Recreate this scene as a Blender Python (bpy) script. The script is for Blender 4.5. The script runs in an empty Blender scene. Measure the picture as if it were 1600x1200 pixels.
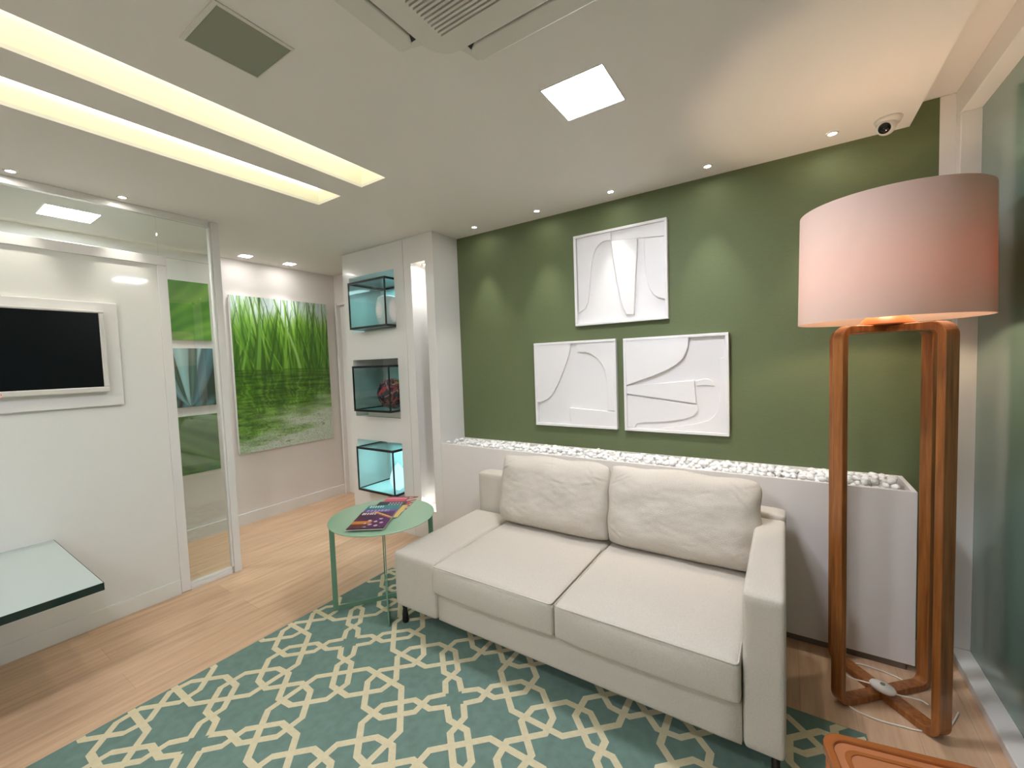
import bpy, bmesh, math, random
import numpy as np
from mathutils import Vector, Matrix, noise
PI = math.pi
SC = bpy.context.scene
COL = SC.collection
random.seed(7)

# ------------------------------------------------------------------ camera
H = 2.584; YB = 2.55; YG = 2.858; XC = -2.394; XL = -3.463; XG = -4.448; YC = 3.042
yaw, pitch, roll, FPX = 0.58132, -0.05221, -0.03508, 654.7
fw = Vector((-math.sin(yaw)*math.cos(pitch), math.cos(yaw)*math.cos(pitch), math.sin(pitch)))
rt = Vector((math.cos(yaw), math.sin(yaw), 0)); up = rt.cross(fw)
r2 = rt*math.cos(roll)+up*math.sin(roll); u2 = up*math.cos(roll)-rt*math.sin(roll)
cd = bpy.data.cameras.new('camera'); cam = bpy.data.objects.new('camera', cd); COL.objects.link(cam)
cd.sensor_width = 36; cd.lens = FPX/1600*36; cd.clip_start = .02; cd.shift_x = .0007; cd.shift_y = .0003
M = Matrix.Identity(4)
for i in range(3):
    M[i][0] = r2[i]; M[i][1] = u2[i]; M[i][2] = -fw[i]
M[2][3] = 1.5
cam.matrix_world = M
SC.camera = cam

# ------------------------------------------------------------------ world, exposure, large lights
w = bpy.data.worlds.new('world'); SC.world = w; w.use_nodes = True
w.node_tree.nodes['Background'].inputs[0].default_value = (.75, .8, .85, 1)
w.node_tree.nodes['Background'].inputs[1].default_value = .15
SC.view_settings.view_transform = 'Standard'; SC.view_settings.look = 'None'
SC.view_settings.gamma = 1; SC.view_settings.use_curve_mapping = False
SC.view_settings.exposure = 2.25
PANEL_E = 25.5       # emission of the square LED panels
COVE_E = 2.3         # LED strips in the ceiling slots
SPOT_W = 4.6        # small downlights along the green wall
LAMP_W = 4.2

def srgb(r, g, b):
    f = lambda c: (c/255/12.92 if c/255 <= .04045 else ((c/255+.055)/1.055)**2.4)
    return (f(r), f(g), f(b), 1)

def light(name, kind, loc, energy, color=(1, 1, 1), size=.1, size_y=None, rot=(0, 0, 0), angle=None, blend=.3, parent=None):
    d = bpy.data.lights.new(name, kind); d.energy = energy; d.color = color
    if kind == 'AREA':
        d.size = size
        if size_y: d.shape = 'RECTANGLE'; d.size_y = size_y
    else:
        d.shadow_soft_size = size
    if kind == 'SPOT': d.spot_size = angle; d.spot_blend = blend
    o = bpy.data.objects.new(name, d); COL.objects.link(o); o.location = loc; o.rotation_euler = rot
    if parent: o.parent = parent; o.location = Vector(loc)-Vector(parent['_w'])
    return o

# ------------------------------------------------------------------ materials
MATS = {}
def mat(name, color, rough=.5, spec=.5, bump=0, scale=40, var=0, vscale=6, metal=0, coat=0, emit=None, estr=0, stretch=(1, 1, 1), trans=0):
    m = bpy.data.materials.new(name); m.use_nodes = True; nt = m.node_tree; N = nt.nodes; L = nt.links
    b = N['Principled BSDF']; b.inputs['Base Color'].default_value = color; b.inputs['Roughness'].default_value = rough
    b.inputs['Specular IOR Level'].default_value = spec; b.inputs['Metallic'].default_value = metal
    b.inputs['Coat Weight'].default_value = coat; b.inputs['Coat Roughness'].default_value = .05
    if emit: b.inputs['Emission Color'].default_value = emit; b.inputs['Emission Strength'].default_value = estr
    tc = N.new('ShaderNodeTexCoord'); mp = N.new('ShaderNodeMapping'); mp.inputs['Scale'].default_value = stretch
    L.new(tc.outputs['Object'], mp.inputs['Vector'])
    if var:
        n = N.new('ShaderNodeTexNoise'); n.inputs['Scale'].default_value = vscale; n.inputs['Detail'].default_value = 6
        L.new(mp.outputs[0], n.inputs['Vector'])
        r = N.new('ShaderNodeValToRGB'); c = Vector(color[:3])
        r.color_ramp.elements[0].position = .3; r.color_ramp.elements[1].position = .7
        r.color_ramp.elements[0].color = (*(c*(1-var)), 1); r.color_ramp.elements[1].color = (*(c*(1+var)), 1)
        L.new(n.outputs[0], r.inputs[0]); L.new(r.outputs[0], b.inputs['Base Color'])
    if bump:
        n2 = N.new('ShaderNodeTexNoise'); n2.inputs['Scale'].default_value = scale; n2.inputs['Detail'].default_value = 4
        L.new(mp.outputs[0], n2.inputs['Vector'])
        bp = N.new('ShaderNodeBump'); bp.inputs['Strength'].default_value = bump; bp.inputs['Distance'].default_value = .002
        L.new(n2.outputs[0], bp.inputs['Height']); L.new(bp.outputs[0], b.inputs['Normal'])
    MATS[name] = m
    return m

def emitter(name, color, strength):
    m = bpy.data.materials.new(name); m.use_nodes = True; nt = m.node_tree
    for n in list(nt.nodes):
        if n.type != 'OUTPUT_MATERIAL': nt.nodes.remove(n)
    e = nt.nodes.new('ShaderNodeEmission'); e.inputs[0].default_value = color; e.inputs[1].default_value = strength
    out = [n for n in nt.nodes if n.type == 'OUTPUT_MATERIAL'][0]
    nt.links.new(e.outputs[0], out.inputs[0]); MATS[name] = m
    return m

def glass(name, tint, ior=1.5, rough=0.0):
    m = bpy.data.materials.new(name); m.use_nodes = True; nt = m.node_tree; N = nt.nodes; L = nt.links
    for n in list(N):
        if n.type != 'OUTPUT_MATERIAL': N.remove(n)
    out = N[0]; t = N.new('ShaderNodeBsdfTransparent'); t.inputs[0].default_value = tint
    g = N.new('ShaderNodeBsdfGlossy'); g.inputs['Roughness'].default_value = rough
    ge = N.new('ShaderNodeNewGeometry'); dt = N.new('ShaderNodeVectorMath'); dt.operation = 'DOT_PRODUCT'
    L.new(ge.outputs['Normal'], dt.inputs[0]); L.new(ge.outputs['Incoming'], dt.inputs[1])
    def mth(op, a, b=None):
        q = N.new('ShaderNodeMath'); q.operation = op
        for i, x in enumerate((a, b)):
            if x is None: continue
            if isinstance(x, (int, float)): q.inputs[i].default_value = x
            else: L.new(x, q.inputs[i])
        return q.outputs[0]
    r0 = ((ior-1)/(ior+1))**2           # Schlick reflectance of a pane
    fr_ = mth('ADD', mth('MULTIPLY', mth('POWER', mth('SUBTRACT', 1.0, mth('ABSOLUTE', dt.outputs['Value'])), 5.0), 1-r0), r0)
    mx = N.new('ShaderNodeMixShader'); L.new(fr_, mx.inputs[0]); L.new(t.outputs[0], mx.inputs[1]); L.new(g.outputs[0], mx.inputs[2])
    L.new(mx.outputs[0], out.inputs[0]); MATS[name] = m
    return m

def vcol_mat(name, rough=.35, coat=0.0):
    m = mat(name, (.5, .5, .5, 1), rough, coat=coat); nt = m.node_tree
    a = nt.nodes.new('ShaderNodeVertexColor'); a.layer_name = 'Col'
    nt.links.new(a.outputs[0], nt.nodes['Principled BSDF'].inputs['Base Color'])
    return m

WHITE = mat('white_lacquer', srgb(230, 228, 224), .22, .5, coat=.15)
WALLW = mat('white_paint', srgb(230, 224, 219), .5, .3, bump=.08, scale=120)
PANELW = mat('back_painted_panel', srgb(228, 228, 222), .05, .22, var=.015, vscale=300)
CEIL = mat('ceiling_paint', srgb(228, 224, 218), .75, .2, bump=.05, scale=90)
GREEN = mat('green_wallcovering', srgb(104, 115, 81), .6, .25, bump=.25, scale=220, var=.04, vscale=160, stretch=(.25, 1, 1.6))
FABRIC = mat('linen_fabric', srgb(204, 196, 184), .95, .1, bump=.9, scale=300, var=.05, vscale=170)
DARK = mat('dark_metal', srgb(45, 42, 40), .35, metal=.6)
BLACK = mat('black_silicone', srgb(8, 14, 14), .3)
SCREEN = mat('black_screen', srgb(3, 6, 9), .3, .25)
TVW = mat('white_plastic', srgb(215, 212, 205), .3)
ACW = mat('aircon_plastic', srgb(214, 210, 202), .45)
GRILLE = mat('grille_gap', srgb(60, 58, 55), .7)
SAGE = mat('sage_green_metal', srgb(156, 190, 160), .2, .5, coat=.3)
SAGED = mat('sage_green_frame', srgb(104, 143, 117), .35, .5)
PEB = mat('white_pebble', srgb(247, 246, 244), .45, .4, bump=.2, scale=60, var=.03, vscale=30)
RELIEF = mat('white_relief', srgb(234, 232, 231), .35, .4)
DGLASS = mat('desk_glass_top', srgb(188, 200, 195), .12, .6)
DEDGE = mat('desk_glass_edge', srgb(6, 32, 28), .1, .6)
AQUA = mat('aqua_glass_back', srgb(158, 202, 202), .15)
CORD = mat('cord_white', srgb(238, 234, 224), .4)
REDL = emitter('red_led', srgb(255, 90, 70), 2)
LENS = mat('black_lens', srgb(10, 9, 8), .1)
GREYP = mat('grey_ceiling_panel', srgb(138, 142, 126), .5)
MGOLD = mat('warm_mount', srgb(190, 110, 60), .4)
LEDW = emitter('led_panel_white', (.93, .96, 1.06, 1), PANEL_E)
LEDC = emitter('led_strip_warm', (1, .97, .84, 1), COVE_E)
SPOTE = emitter('spot_lens', (1, .95, .88, 1), 30)
CORRE = emitter('corridor_lens', (1, .97, .95, 1), 12)
GLOW = emitter('egg_lamp_glow', srgb(215, 245, 250), .3)
CGLASS = glass('clear_glass', (.93, .96, .94, 1), 1.75)
TGLASS = glass('tank_glass', (.86, .94, .94, 1))
COVEW = mat('cove_paint', srgb(240, 237, 218), .7, .2)

def wood_mat(name, dark, mid, lite, scale=(1, 1, 1), rough=.35, ring=8, plank=None, coat=0):
    m = mat(name, mid, rough, coat=coat); nt = m.node_tree; N = nt.nodes; L = nt.links; b = N['Principled BSDF']
    tc = N.new('ShaderNodeTexCoord'); mp = N.new('ShaderNodeMapping'); mp.inputs['Scale'].default_value = scale
    L.new(tc.outputs['Object'], mp.inputs[0])
    n = N.new('ShaderNodeTexNoise'); n.inputs['Scale'].default_value = ring; n.inputs['Detail'].default_value = 8; n.inputs['Roughness'].default_value = .62
    L.new(mp.outputs[0], n.inputs[0])
    r = N.new('ShaderNodeValToRGB'); e = r.color_ramp.elements
    e[0].position = .28; e[0].color = dark; e[1].position = .72; e[1].color = lite
    x = e.new(.5); x.color = mid
    L.new(n.outputs[0], r.inputs[0]); src = r.outputs[0]
    if plank:
        br = N.new('ShaderNodeTexBrick'); br.inputs['Scale'].default_value = 1; br.inputs['Brick Width'].default_value = plank[0]
        br.inputs['Row Height'].default_value = plank[1]; br.inputs['Mortar Size'].default_value = .0012
        br.inputs['Color1'].default_value = (1, 1, 1, 1); br.inputs['Color2'].default_value = (.86, .85, .84, 1); br.inputs['Mortar'].default_value = (.72, .7, .68, 1)
        mp2 = N.new('ShaderNodeMapping'); mp2.inputs['Rotation'].default_value = (0, 0, PI/2)
        L.new(tc.outputs['Object'], mp2.inputs[0]); L.new(mp2.outputs[0], br.inputs['Vector'])
        mx = N.new('ShaderNodeMix'); mx.data_type = 'RGBA'; mx.blend_type = 'MULTIPLY'; mx.inputs[0].default_value = 1
        L.new(src, mx.inputs[6]); L.new(br.outputs[0], mx.inputs[7]); src = mx.outputs[2]
    L.new(src, b.inputs['Base Color'])
    return m

FLOORM = wood_mat('laminate_floor', srgb(196, 158, 124), srgb(214, 178, 144), srgb(226, 194, 160), scale=(9, .7, 1), rough=.42, ring=3.2, plank=(1.3, .19))
LAMPW = wood_mat('lamp_wood', srgb(110, 62, 26), srgb(146, 88, 40), srgb(172, 110, 56), scale=(14, 14, .9), rough=.32, ring=4, coat=.2)
CHAIRW = mat('orange_brown_wood', srgb(158, 88, 38), .3, .5, coat=.4, var=.08, vscale=8)
CHAIRI = mat('tan_leather_inset', srgb(180, 114, 74), .35, .5, var=.04, vscale=20)

# lamp shade: cloth that lets light through
m = bpy.data.materials.new('shade_cloth'); m.use_nodes = True; nt = m.node_tree; N = nt.nodes; L = nt.links
N.remove(N['Principled BSDF']); out = N['Material Output']
d1 = N.new('ShaderNodeBsdfDiffuse'); d1.inputs[0].default_value = srgb(222, 200, 184)
d2 = N.new('ShaderNodeBsdfTranslucent'); d2.inputs[0].default_value = srgb(234, 166, 132)
mx = N.new('ShaderNodeMixShader'); mx.inputs[0].default_value = .23
nz = N.new('ShaderNodeTexNoise'); nz.inputs['Scale'].default_value = 300; bp = N.new('ShaderNodeBump'); bp.inputs['Strength'].default_value = .3; bp.inputs['Distance'].default_value = .001
L.new(nz.outputs[0], bp.inputs['Height']); L.new(bp.outputs[0], d1.inputs['Normal'])
L.new(d1.outputs[0], mx.inputs[1]); L.new(d2.outputs[0], mx.inputs[2]); L.new(mx.outputs[0], out.inputs[0])
SHADE = m

# green film on the right-hand glass
m = mat('green_film_glass', srgb(114, 140, 128), .12, .6, coat=.35, var=.02, vscale=2)
m.node_tree.nodes['Principled BSDF'].inputs['Coat Roughness'].default_value = .06
FILM = m

# rug
RUGG = mat('rug_green', srgb(112, 136, 126), .95, .1, bump=.6, scale=500, var=.09, vscale=26)
RUGC = mat('rug_cream', srgb(214, 203, 168), .95, .1, bump=.6, scale=500, var=.05, vscale=60)

# ------------------------------------------------------------------ mesh helpers
class B:
    def __init__(s): s.bm = bmesh.new()
    def poly(s, pts, mi=0):
        f = s.bm.faces.new([s.bm.verts.new(p) for p in pts]); f.material_index = mi; return f
    def box(s, x0, x1, y0, y1, z0, z1, mi=0):
        v = [s.bm.verts.new((x, y, z)) for x in (x0, x1) for y in (y0, y1) for z in (z0, z1)]
        for q in ((0, 1, 3, 2), (4, 6, 7, 5), (0, 4, 5, 1), (2, 3, 7, 6), (0, 2, 6, 4), (1, 5, 7, 3)):
            f = s.bm.faces.new([v[i] for i in q]); f.material_index = mi
        return s
    def prism(s, pts, d, mi=0):
        """pts: planar 3-D outline, d: extrusion vector"""
        d = Vector(d); a = [s.bm.verts.new(p) for p in pts]; b = [s.bm.verts.new(Vector(p)+d) for p in pts]
        n = len(pts)
        for q in [a, b[::-1]]+[[a[i], b[i], b[(i+1) % n], a[(i+1) % n]] for i in range(n)]:
            f = s.bm.faces.new(q); f.material_index = mi
        return s
    def lathe(s, prof, c=(0, 0, 0), n=48, mi=0, smooth=True):
        """prof: (r,z) list"""
        rings = []
        for r, z in prof:
            rings.append([s.bm.verts.new((c[0]+r*math.cos(2*PI*k/n), c[1]+r*math.sin(2*PI*k/n), c[2]+z)) for k in range(n)])
        for a, b in zip(rings, rings[1:]):
            for k in range(n):
                f = s.bm.faces.new([a[k], a[(k+1) % n], b[(k+1) % n], b[k]]); f.material_index = mi; f.smooth = smooth
        return s
    def disc(s, r, c, n=32, mi=0):
        s.poly([(c[0]+r*math.cos(2*PI*k/n), c[1]+r*math.sin(2*PI*k/n), c[2]) for k in range(n)], mi); return s
    def tube(s, pts, r, n=8, mi=0):
        pts = [Vector(p) for p in pts]; rings = []
        for i, p in enumerate(pts):
            t = (pts[min(i+1, len(pts)-1)]-pts[max(i-1, 0)]).normalized()
            a = t.cross(Vector((0, 0, 1))); a = a.normalized() if a.length > 1e-3 else Vector((1, 0, 0)); b = t.cross(a)
            rings.append([s.bm.verts.new(p+(a*math.cos(2*PI*k/n)+b*math.sin(2*PI*k/n))*r) for k in range(n)])
        for a, b in zip(rings, rings[1:]):
            for k in range(n):
                f = s.bm.faces.new([a[k], a[(k+1) % n], b[(k+1) % n], b[k]]); f.smooth = True; f.material_index = mi
        for q in (rings[0][::-1], rings[-1]): s.bm.faces.new(q).material_index = mi
        return s

def spline(P, n=8):
    P = [Vector(p) for p in P]; out = []
    for i in range(len(P)-1):
        a, b, c, d = P[max(i-1, 0)], P[i], P[i+1], P[min(i+2, len(P)-1)]
        for k in range(n):
            t = k/n
            out.append(.5*((2*b)+(c-a)*t+(2*a-5*b+4*c-d)*t*t+(3*b-a-3*c+d)*t**3))
    return out+[P[-1]]

def link(name, bm, m, parent=None, bevel=0, seg=2, smooth=False, recalc=True):
    if isinstance(bm, B): bm = bm.bm
    if recalc: bmesh.ops.recalc_face_normals(bm, faces=bm.faces)
    me = bpy.data.meshes.new(name)
    w0 = Vector(parent['_w']) if parent else None
    if parent:
        org = w0
    else:
        xs = [v.co for v in bm.verts]
        org = Vector(((min(v.x for v in xs)+max(v.x for v in xs))/2, (min(v.y for v in xs)+max(v.y for v in xs))/2, min(v.z for v in xs)))
    bmesh.ops.translate(bm, vec=-org, verts=bm.verts)
    bm.to_mesh(me); bm.free()
    for x in (m if isinstance(m, (list, tuple)) else [m]): me.materials.append(x)
    if smooth:
        for p in me.polygons: p.use_smooth = True
    o = bpy.data.objects.new(name, me); COL.objects.link(o); o['_w'] = tuple(org)
    if parent: o.parent = parent
    else: o.location = org
    if bevel:
        md = o.modifiers.new('bevel', 'BEVEL'); md.width = bevel; md.segments = seg; md.limit_method = 'ANGLE'; md.angle_limit = .6
        md.harden_normals = False
    return o

def tag(o, label, cat, group=None, kind=None):
    o['label'] = label; o['category'] = cat
    if group: o['group'] = group
    if kind: o['kind'] = kind
    return o
def thing(name, label, cat, loc, group=None):
    o = bpy.data.objects.new(name, None); COL.objects.link(o); o.location = loc; o['_w'] = tuple(loc); o.empty_display_size = .05
    return tag(o, label, cat, group)
def struct(name, bm, m, **k):
    o = link(name, bm, m, **k)
    if not k.get('parent'): o['kind'] = 'structure'
    return o

def plate(axis, pos, thick, u, v, holes):
    """slab normal to axis ('y' or 'z') with rectangular holes [(u0,u1,v0,v1)]"""
    b = B(); us = sorted({u[0], u[1], *[h[i] for h in holes for i in (0, 1)]}); vs = sorted({v[0], v[1], *[h[i] for h in holes for i in (2, 3)]})
    us = [x for x in us if u[0] <= x <= u[1]]; vs = [x for x in vs if v[0] <= x <= v[1]]
    def hole(a, c): return any(h[0] < a < h[1] and h[2] < c < h[3] for h in holes)
    ok = {(i, j): not hole((us[i]+us[i+1])/2, (vs[j]+vs[j+1])/2) for i in range(len(us)-1) for j in range(len(vs)-1)}
    P = (lambda a, c, d: (a, pos+d, c)) if axis == 'y' else (lambda a, c, d: (a, c, pos+d))
    for (i, j), k in ok.items():
        if not k: continue
        a0, a1, c0, c1 = us[i], us[i+1], vs[j], vs[j+1]
        for d in (0, thick): b.poly([P(a0, c0, d), P(a1, c0, d), P(a1, c1, d), P(a0, c1, d)])
        for di, dj, e in ((-1, 0, ((a0, c0), (a0, c1))), (1, 0, ((a1, c0), (a1, c1))), (0, -1, ((a0, c0), (a1, c0))), (0, 1, ((a0, c1), (a1, c1)))):
            if not ok.get((i+di, j+dj), False):
                b.poly([P(*e[0], 0), P(*e[1], 0), P(*e[1], thick), P(*e[0], thick)])
    bmesh.ops.remove_doubles(b.bm, verts=b.bm.verts, dist=1e-5)
    return b

def rrect(x0, x1, y0, y1, r, z, n=6):
    out = []
    for cx, cy, a0 in ((x1-r, y1-r, 0), (x0+r, y1-r, PI/2), (x0+r, y0+r, PI), (x1-r, y0+r, 1.5*PI)):
        for k in range(n+1):
            a = a0+PI/2*k/n; out.append((cx+r*math.cos(a), cy+r*math.sin(a), z))
    return out

# ------------------------------------------------------------------ structure
YF = -1.9
struct('floor', B().box(-4.6, .9, YF-.1, 3.2, -.05, 0), FLOORM)
slots = [(-2.139, -1.922, -1.3, 1.688), (-2.585, -2.345, -1.3, 1.69)]
lights4 = [(-.827, -.560, 1.538, 1.805), (-4.108, -3.842, .651, .918), (-1.25, -.983, -.45, -.183), (-1.25, -.983, -1.5, -1.233)]  # last two are added fill panels, out of view
struct('ceiling', plate('z', H, .016, (-4.6, .506), (YF-.1, 3.2), slots+lights4), CEIL)
struct('trim_1', B().box(.49, .506, YF-.1, YG, H+.0162, 2.70), CEIL)          # riser of the lowered ceiling
struct('trim_2', B().box(.507, .80, YF-.1, 3.0, 2.686, 2.74), CEIL)          # higher strip of ceiling along the glass
struct('wall_back_green', B().box(XC+.0005, .612, YG, YG+.12, 0, 2.684), GREEN)
struct('wall_back_pier', B().box(.6125, .80, YG, YG+.12, 0, 2.684), WHITE)
# cove boxes over the two ceiling slots
for i, (a, b_, c, d) in enumerate(slots):
    q = B(); z0 = H+.0165; z1 = H+.145; t = .012
    q.box(a-t, a-.0005, c-t, d+t, z0, z1); q.box(b_+.0005, b_+t, c-t, d+t, z0, z1); q.box(a, b_, d+.0005, d+t, z0, z1); q.box(a, b_, c-t, c-.0005, z0, z1); q.box(a-t, b_+t, c-t, d+t, z1+.0005, z1+t)
    struct('trim_%d' % (3+i), q, COVEW)
    s = B(); zz = H+(.125 if i == 0 else .094)
    s.box(b_-.004-.012, b_-.004, c+.01, d-.01, H+.10, H+.112)                  # strip tucked on the near side, lights the far side
    s.box(a+.002, a+.006, c+.01, d-.004, zz+.008, zz+.013)
    tag(link('led_strip', s, LEDC), ['warm LED strip inside the ceiling slot nearer the air conditioner', 'warm LED strip inside the ceiling slot nearer the glass partition'][i], 'light strip', 'LED strips in the ceiling slots')
struct('trim_5', plate('z', H+.29, .02, (-4.6, .506), (YF-.1, 3.2), []), CEIL)  # slab above

# corridor / grass wall
struct('wall_left_corridor', B().box(XG-.1, XG, YF, 3.2, 0, H), WALLW)
struct('baseboard_left_corridor', B().box(XG+.0005, XG+.014, YF, 3.035, 0, .112), WHITE, bevel=.002)
struct('wall_back_corridor', plate('y', YC, .06, (XG+.0005, -3.3), (0, H), [(-4.40, -3.62, -.1, 2.236)]), WALLW)
struct('door_1', B().box(-4.40, -3.62, YC+.035, YC+.075, 0.004, 2.234), WHITE)
struct('trim_6', B().box(-4.436, -4.402, YC-.012, YC-.0005, 0, 2.26), WHITE)
# behind the camera
struct('wall_front', B().box(-4.6, .9, YF-.1, YF-.001, 0, 2.70), WALLW)

# glass partition with the painted panel
pl = B().box(XL-.05, XL, YF, 1.070, .0, 2.2205)
struct('wall_left', pl, PANELW)
struct('baseboard_left', B().box(XL+.0005, XL+.010, YF, 1.069, 0, .10), PANELW, bevel=.002)
struct('trim_7', B().box(XL-.06, XL+.008, YF, 1.124, 2.221, 2.281), WHITE, bevel=.003)
struct('trim_8', B().box(XL-.06, XL+.008, 1.0705, 1.124, .004, 2.2205), WHITE, bevel=.003)
struct('trim_9', B().box(XL-.03, XL+.006, YF, 1.386, 2.541, 2.5835).box(XL-.045, XL-.031, YF, 1.386, 2.555, 2.5835), WHITE, bevel=.002)
po = B().box(XL-.05, XL+.012, 1.400, 1.448, 0, 2.5835).box(XL-.034, XL+.004, 1.3865, 1.3995, .05, 2.541)
struct('trim_10', po, WHITE, bevel=.003)
struct('trim_11', B().box(XL-.04, XL+.008, 1.1245, 1.386, 0, .030).box(XL-.028, XL+.002, 1.1245, 1.386, .0305, .05), WHITE, bevel=.002)
struct('window_2', B().box(XL-.016, XL-.006, YF, 1.088, 2.2815, 2.5405), CGLASS)
struct('window_3', B().box(XL-.016, XL-.006, 1.1245, 1.386, .0505, 2.2815).box(XL-.016, XL-.006, 1.090, 1.386, 2.282, 2.5405), CGLASS)

# display cabinet front + light niche column
niches = [(-3.487, -2.862, 1.832, 2.350), (-3.487, -2.862, 1.036, 1.573), (-3.487, -2.862, .307, .812)]
cab = thing('display_cabinet', 'white lacquered full-height cabinet with three square display niches', 'cabinet', (-3.16, YB+.2, 0))
link('front_panel', plate('y', YB, .02, (-3.579, -2.7415), (0.0, H-.003), niches), WHITE, cab)
link('side_panel', B().box(-3.579, -3.561, YB+.0205, YB+.45, 0, H-.003), WHITE, cab)
for (a, b_, c, d) in niches:
    q = B(); t = .015; y0 = YB+.0205; y1 = YB+.36
    q.box(a-t, a-.0003, y0, y1, c-t, d+t); q.box(b_+.0003, b_+t, y0, y1, c-t, d+t); q.box(a, b_, y0, y1, c-t, c-.0003); q.box(a, b_, y0, y1, d+.0003, d+t); q.box(a-t, b_+t, y1+.0003, y1+t, c-t, d+t)
    link('niche', q, WHITE, cab)
rc = (-2.650, -2.484, .255, 2.362)
col = plate('y', YB, .02, (-2.7365, XC), (0, H-.001), [rc])
col.box(XC-.02, XC, YB+.0201, YG+.12, 0, H-.001)
a, b_, c, d = rc; y0 = YB+.0201; y1 = YB+.17; t = .012
col.box(a-t, a-.0003, y0, y1, c-t, d+t); col.box(b_+.0003, b_+t, y0, y1, c-t, d+t); col.box(a, b_, y0, y1, c-t, c-.0003); col.box(a, b_, y0, y1, d+.0003, d+t); col.box(a-t, b_+t, y1+.0003, y1+t, c-t, d+t)
struct('wall_column', col, WHITE)

# right-hand glazing
struct('trim_12', B().box(.667, .749, 2.79, YG-.0005, .046, 2.5645), WHITE, bevel=.003)
struct('trim_13', B().box(.667, .749, YF, YG-.0005, 2.565, 2.6855), WHITE, bevel=.003)
struct('trim_14', B().box(.667, .760, YF, YG-.0005, 0, .045), WHITE, bevel=.004)
struct('window_1', B().box(.735, .747, YF, 2.7895, .0455, 2.5645), FILM)
struct('wall_right', B().box(.80, .9, YF, 3.0, 0, 2.7), WALLW)

# ------------------------------------------------------------------ low planter ledge
XE = .497; ZB = .850
pn = thing('planter_ledge', 'long low white ledge with a trough along its top, behind the sofa', 'ledge', (-.95, YB+.15, 0))
q = B(); q.box(XC+.0005, XE, YB, YB+.018, .035, ZB); q.box(XE-.018, XE, YB+.0185, YG-.0005, .035, ZB)
link('front_panel', q, WALLW, pn, bevel=.0015)
link('inner_rim', B().box(XC+.0005, XE-.0185, YG-.016, YG-.0005, .74, ZB), WALLW, pn)
link('trough_bottom', B().box(XC+.0005, XE-.0185, YB+.0185, YG-.0165, .76, .775), WALLW, pn)
link('plinth', B().box(XC+.0005, XE-.03, YB+.012, YG-.001, 0, .0345), mat('plinth_grey', srgb(120, 108, 96), .6), pn)

def pebble_mesh(seed):
    rr = random.Random(seed); bm = bmesh.new(); bmesh.ops.create_icosphere(bm, subdivisions=2, radius=1)
    sx, sy, sz = 1, rr.uniform(.68, .9), rr.uniform(.5, .68)
    for v in bm.verts:
        k = 1+.16*noise.noise(v.co*1.3+Vector((seed*7, 0, 0)))
        v.co = Vector((v.co.x*sx*k, v.co.y*sy*k, v.co.z*sz*k))
    for f in bm.faces: f.smooth = True
    return bm
pm = []
for s in range(8):
    bm = pebble_mesh(s+1); me = bpy.data.meshes.new('pebble'); bm.to_mesh(me); bm.free(); me.materials.append(PEB); pm.append(me)
rng = random.Random(5)
peb = []
x0, x1, y0, y1 = XC+.02, XE-.036, YB+.036, YG-.034
for layer, (zc, sp, amp) in enumerate(((.800, .034, .004), (.825, .033, .004), (.846, .036, .007))):
    xx = x0
    while xx < x1:
        yy = y0
        while yy < y1:
            px, py = xx+rng.uniform(-.009, .009), yy+rng.uniform(-.008, .008)
            px = min(max(px, x0), x1); py = min(max(py, y0), y1)
            mid = 1-abs((py-(y0+y1)/2)/((y1-y0)/2))
            heap = .012*mid+.012*noise.noise(Vector((px*5, py*5, 3)))
            ramp = min(1, (px-x0)/.5)                   # shallower towards the column
            keep = layer < 2 or (mid > .12 and rng.random() < .35+.5*ramp)
            if keep: peb.append((px, py, zc+heap*(layer/2)-.008*(1-ramp)+rng.uniform(-amp, amp), rng.uniform(.0145, .0225)))
            yy += sp
        xx += sp
peb = [p for p in peb if p[2] > .811]
peb.sort(key=lambda p: -((p[3]/math.dist(p[:3], (0, 0, 1.5)))*(1 if p[2] > .838 else .35)))
stuff = bmesh.new()
for i, (px, py, pz, r) in enumerate(peb):
    mtx = Matrix.Translation((px, py, pz)) @ Matrix.Rotation(rng.uniform(0, 6.28), 4, 'Z') @ Matrix.Rotation(rng.uniform(-.35, .35), 4, 'X') @ Matrix.Scale(r, 4)
    if i < 300:
        o = bpy.data.objects.new('pebble', pm[i % 8]); COL.objects.link(o); o.matrix_world = mtx
        tag(o, 'smooth white pebble lying in the trough of the low white ledge', 'pebble', 'white pebbles in the ledge trough')
    else:
        n0 = len(stuff.verts); stuff.from_mesh(pm[i % 8]); stuff.verts.ensure_lookup_table()
        bmesh.ops.transform(stuff, matrix=mtx, verts=stuff.verts[n0:])
for f in stuff.faces: f.smooth = True
tag(link('pebbles', stuff, PEB, recalc=False), 'bed of smaller and farther white pebbles filling the ledge trough', 'pebbles', kind='stuff')

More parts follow.
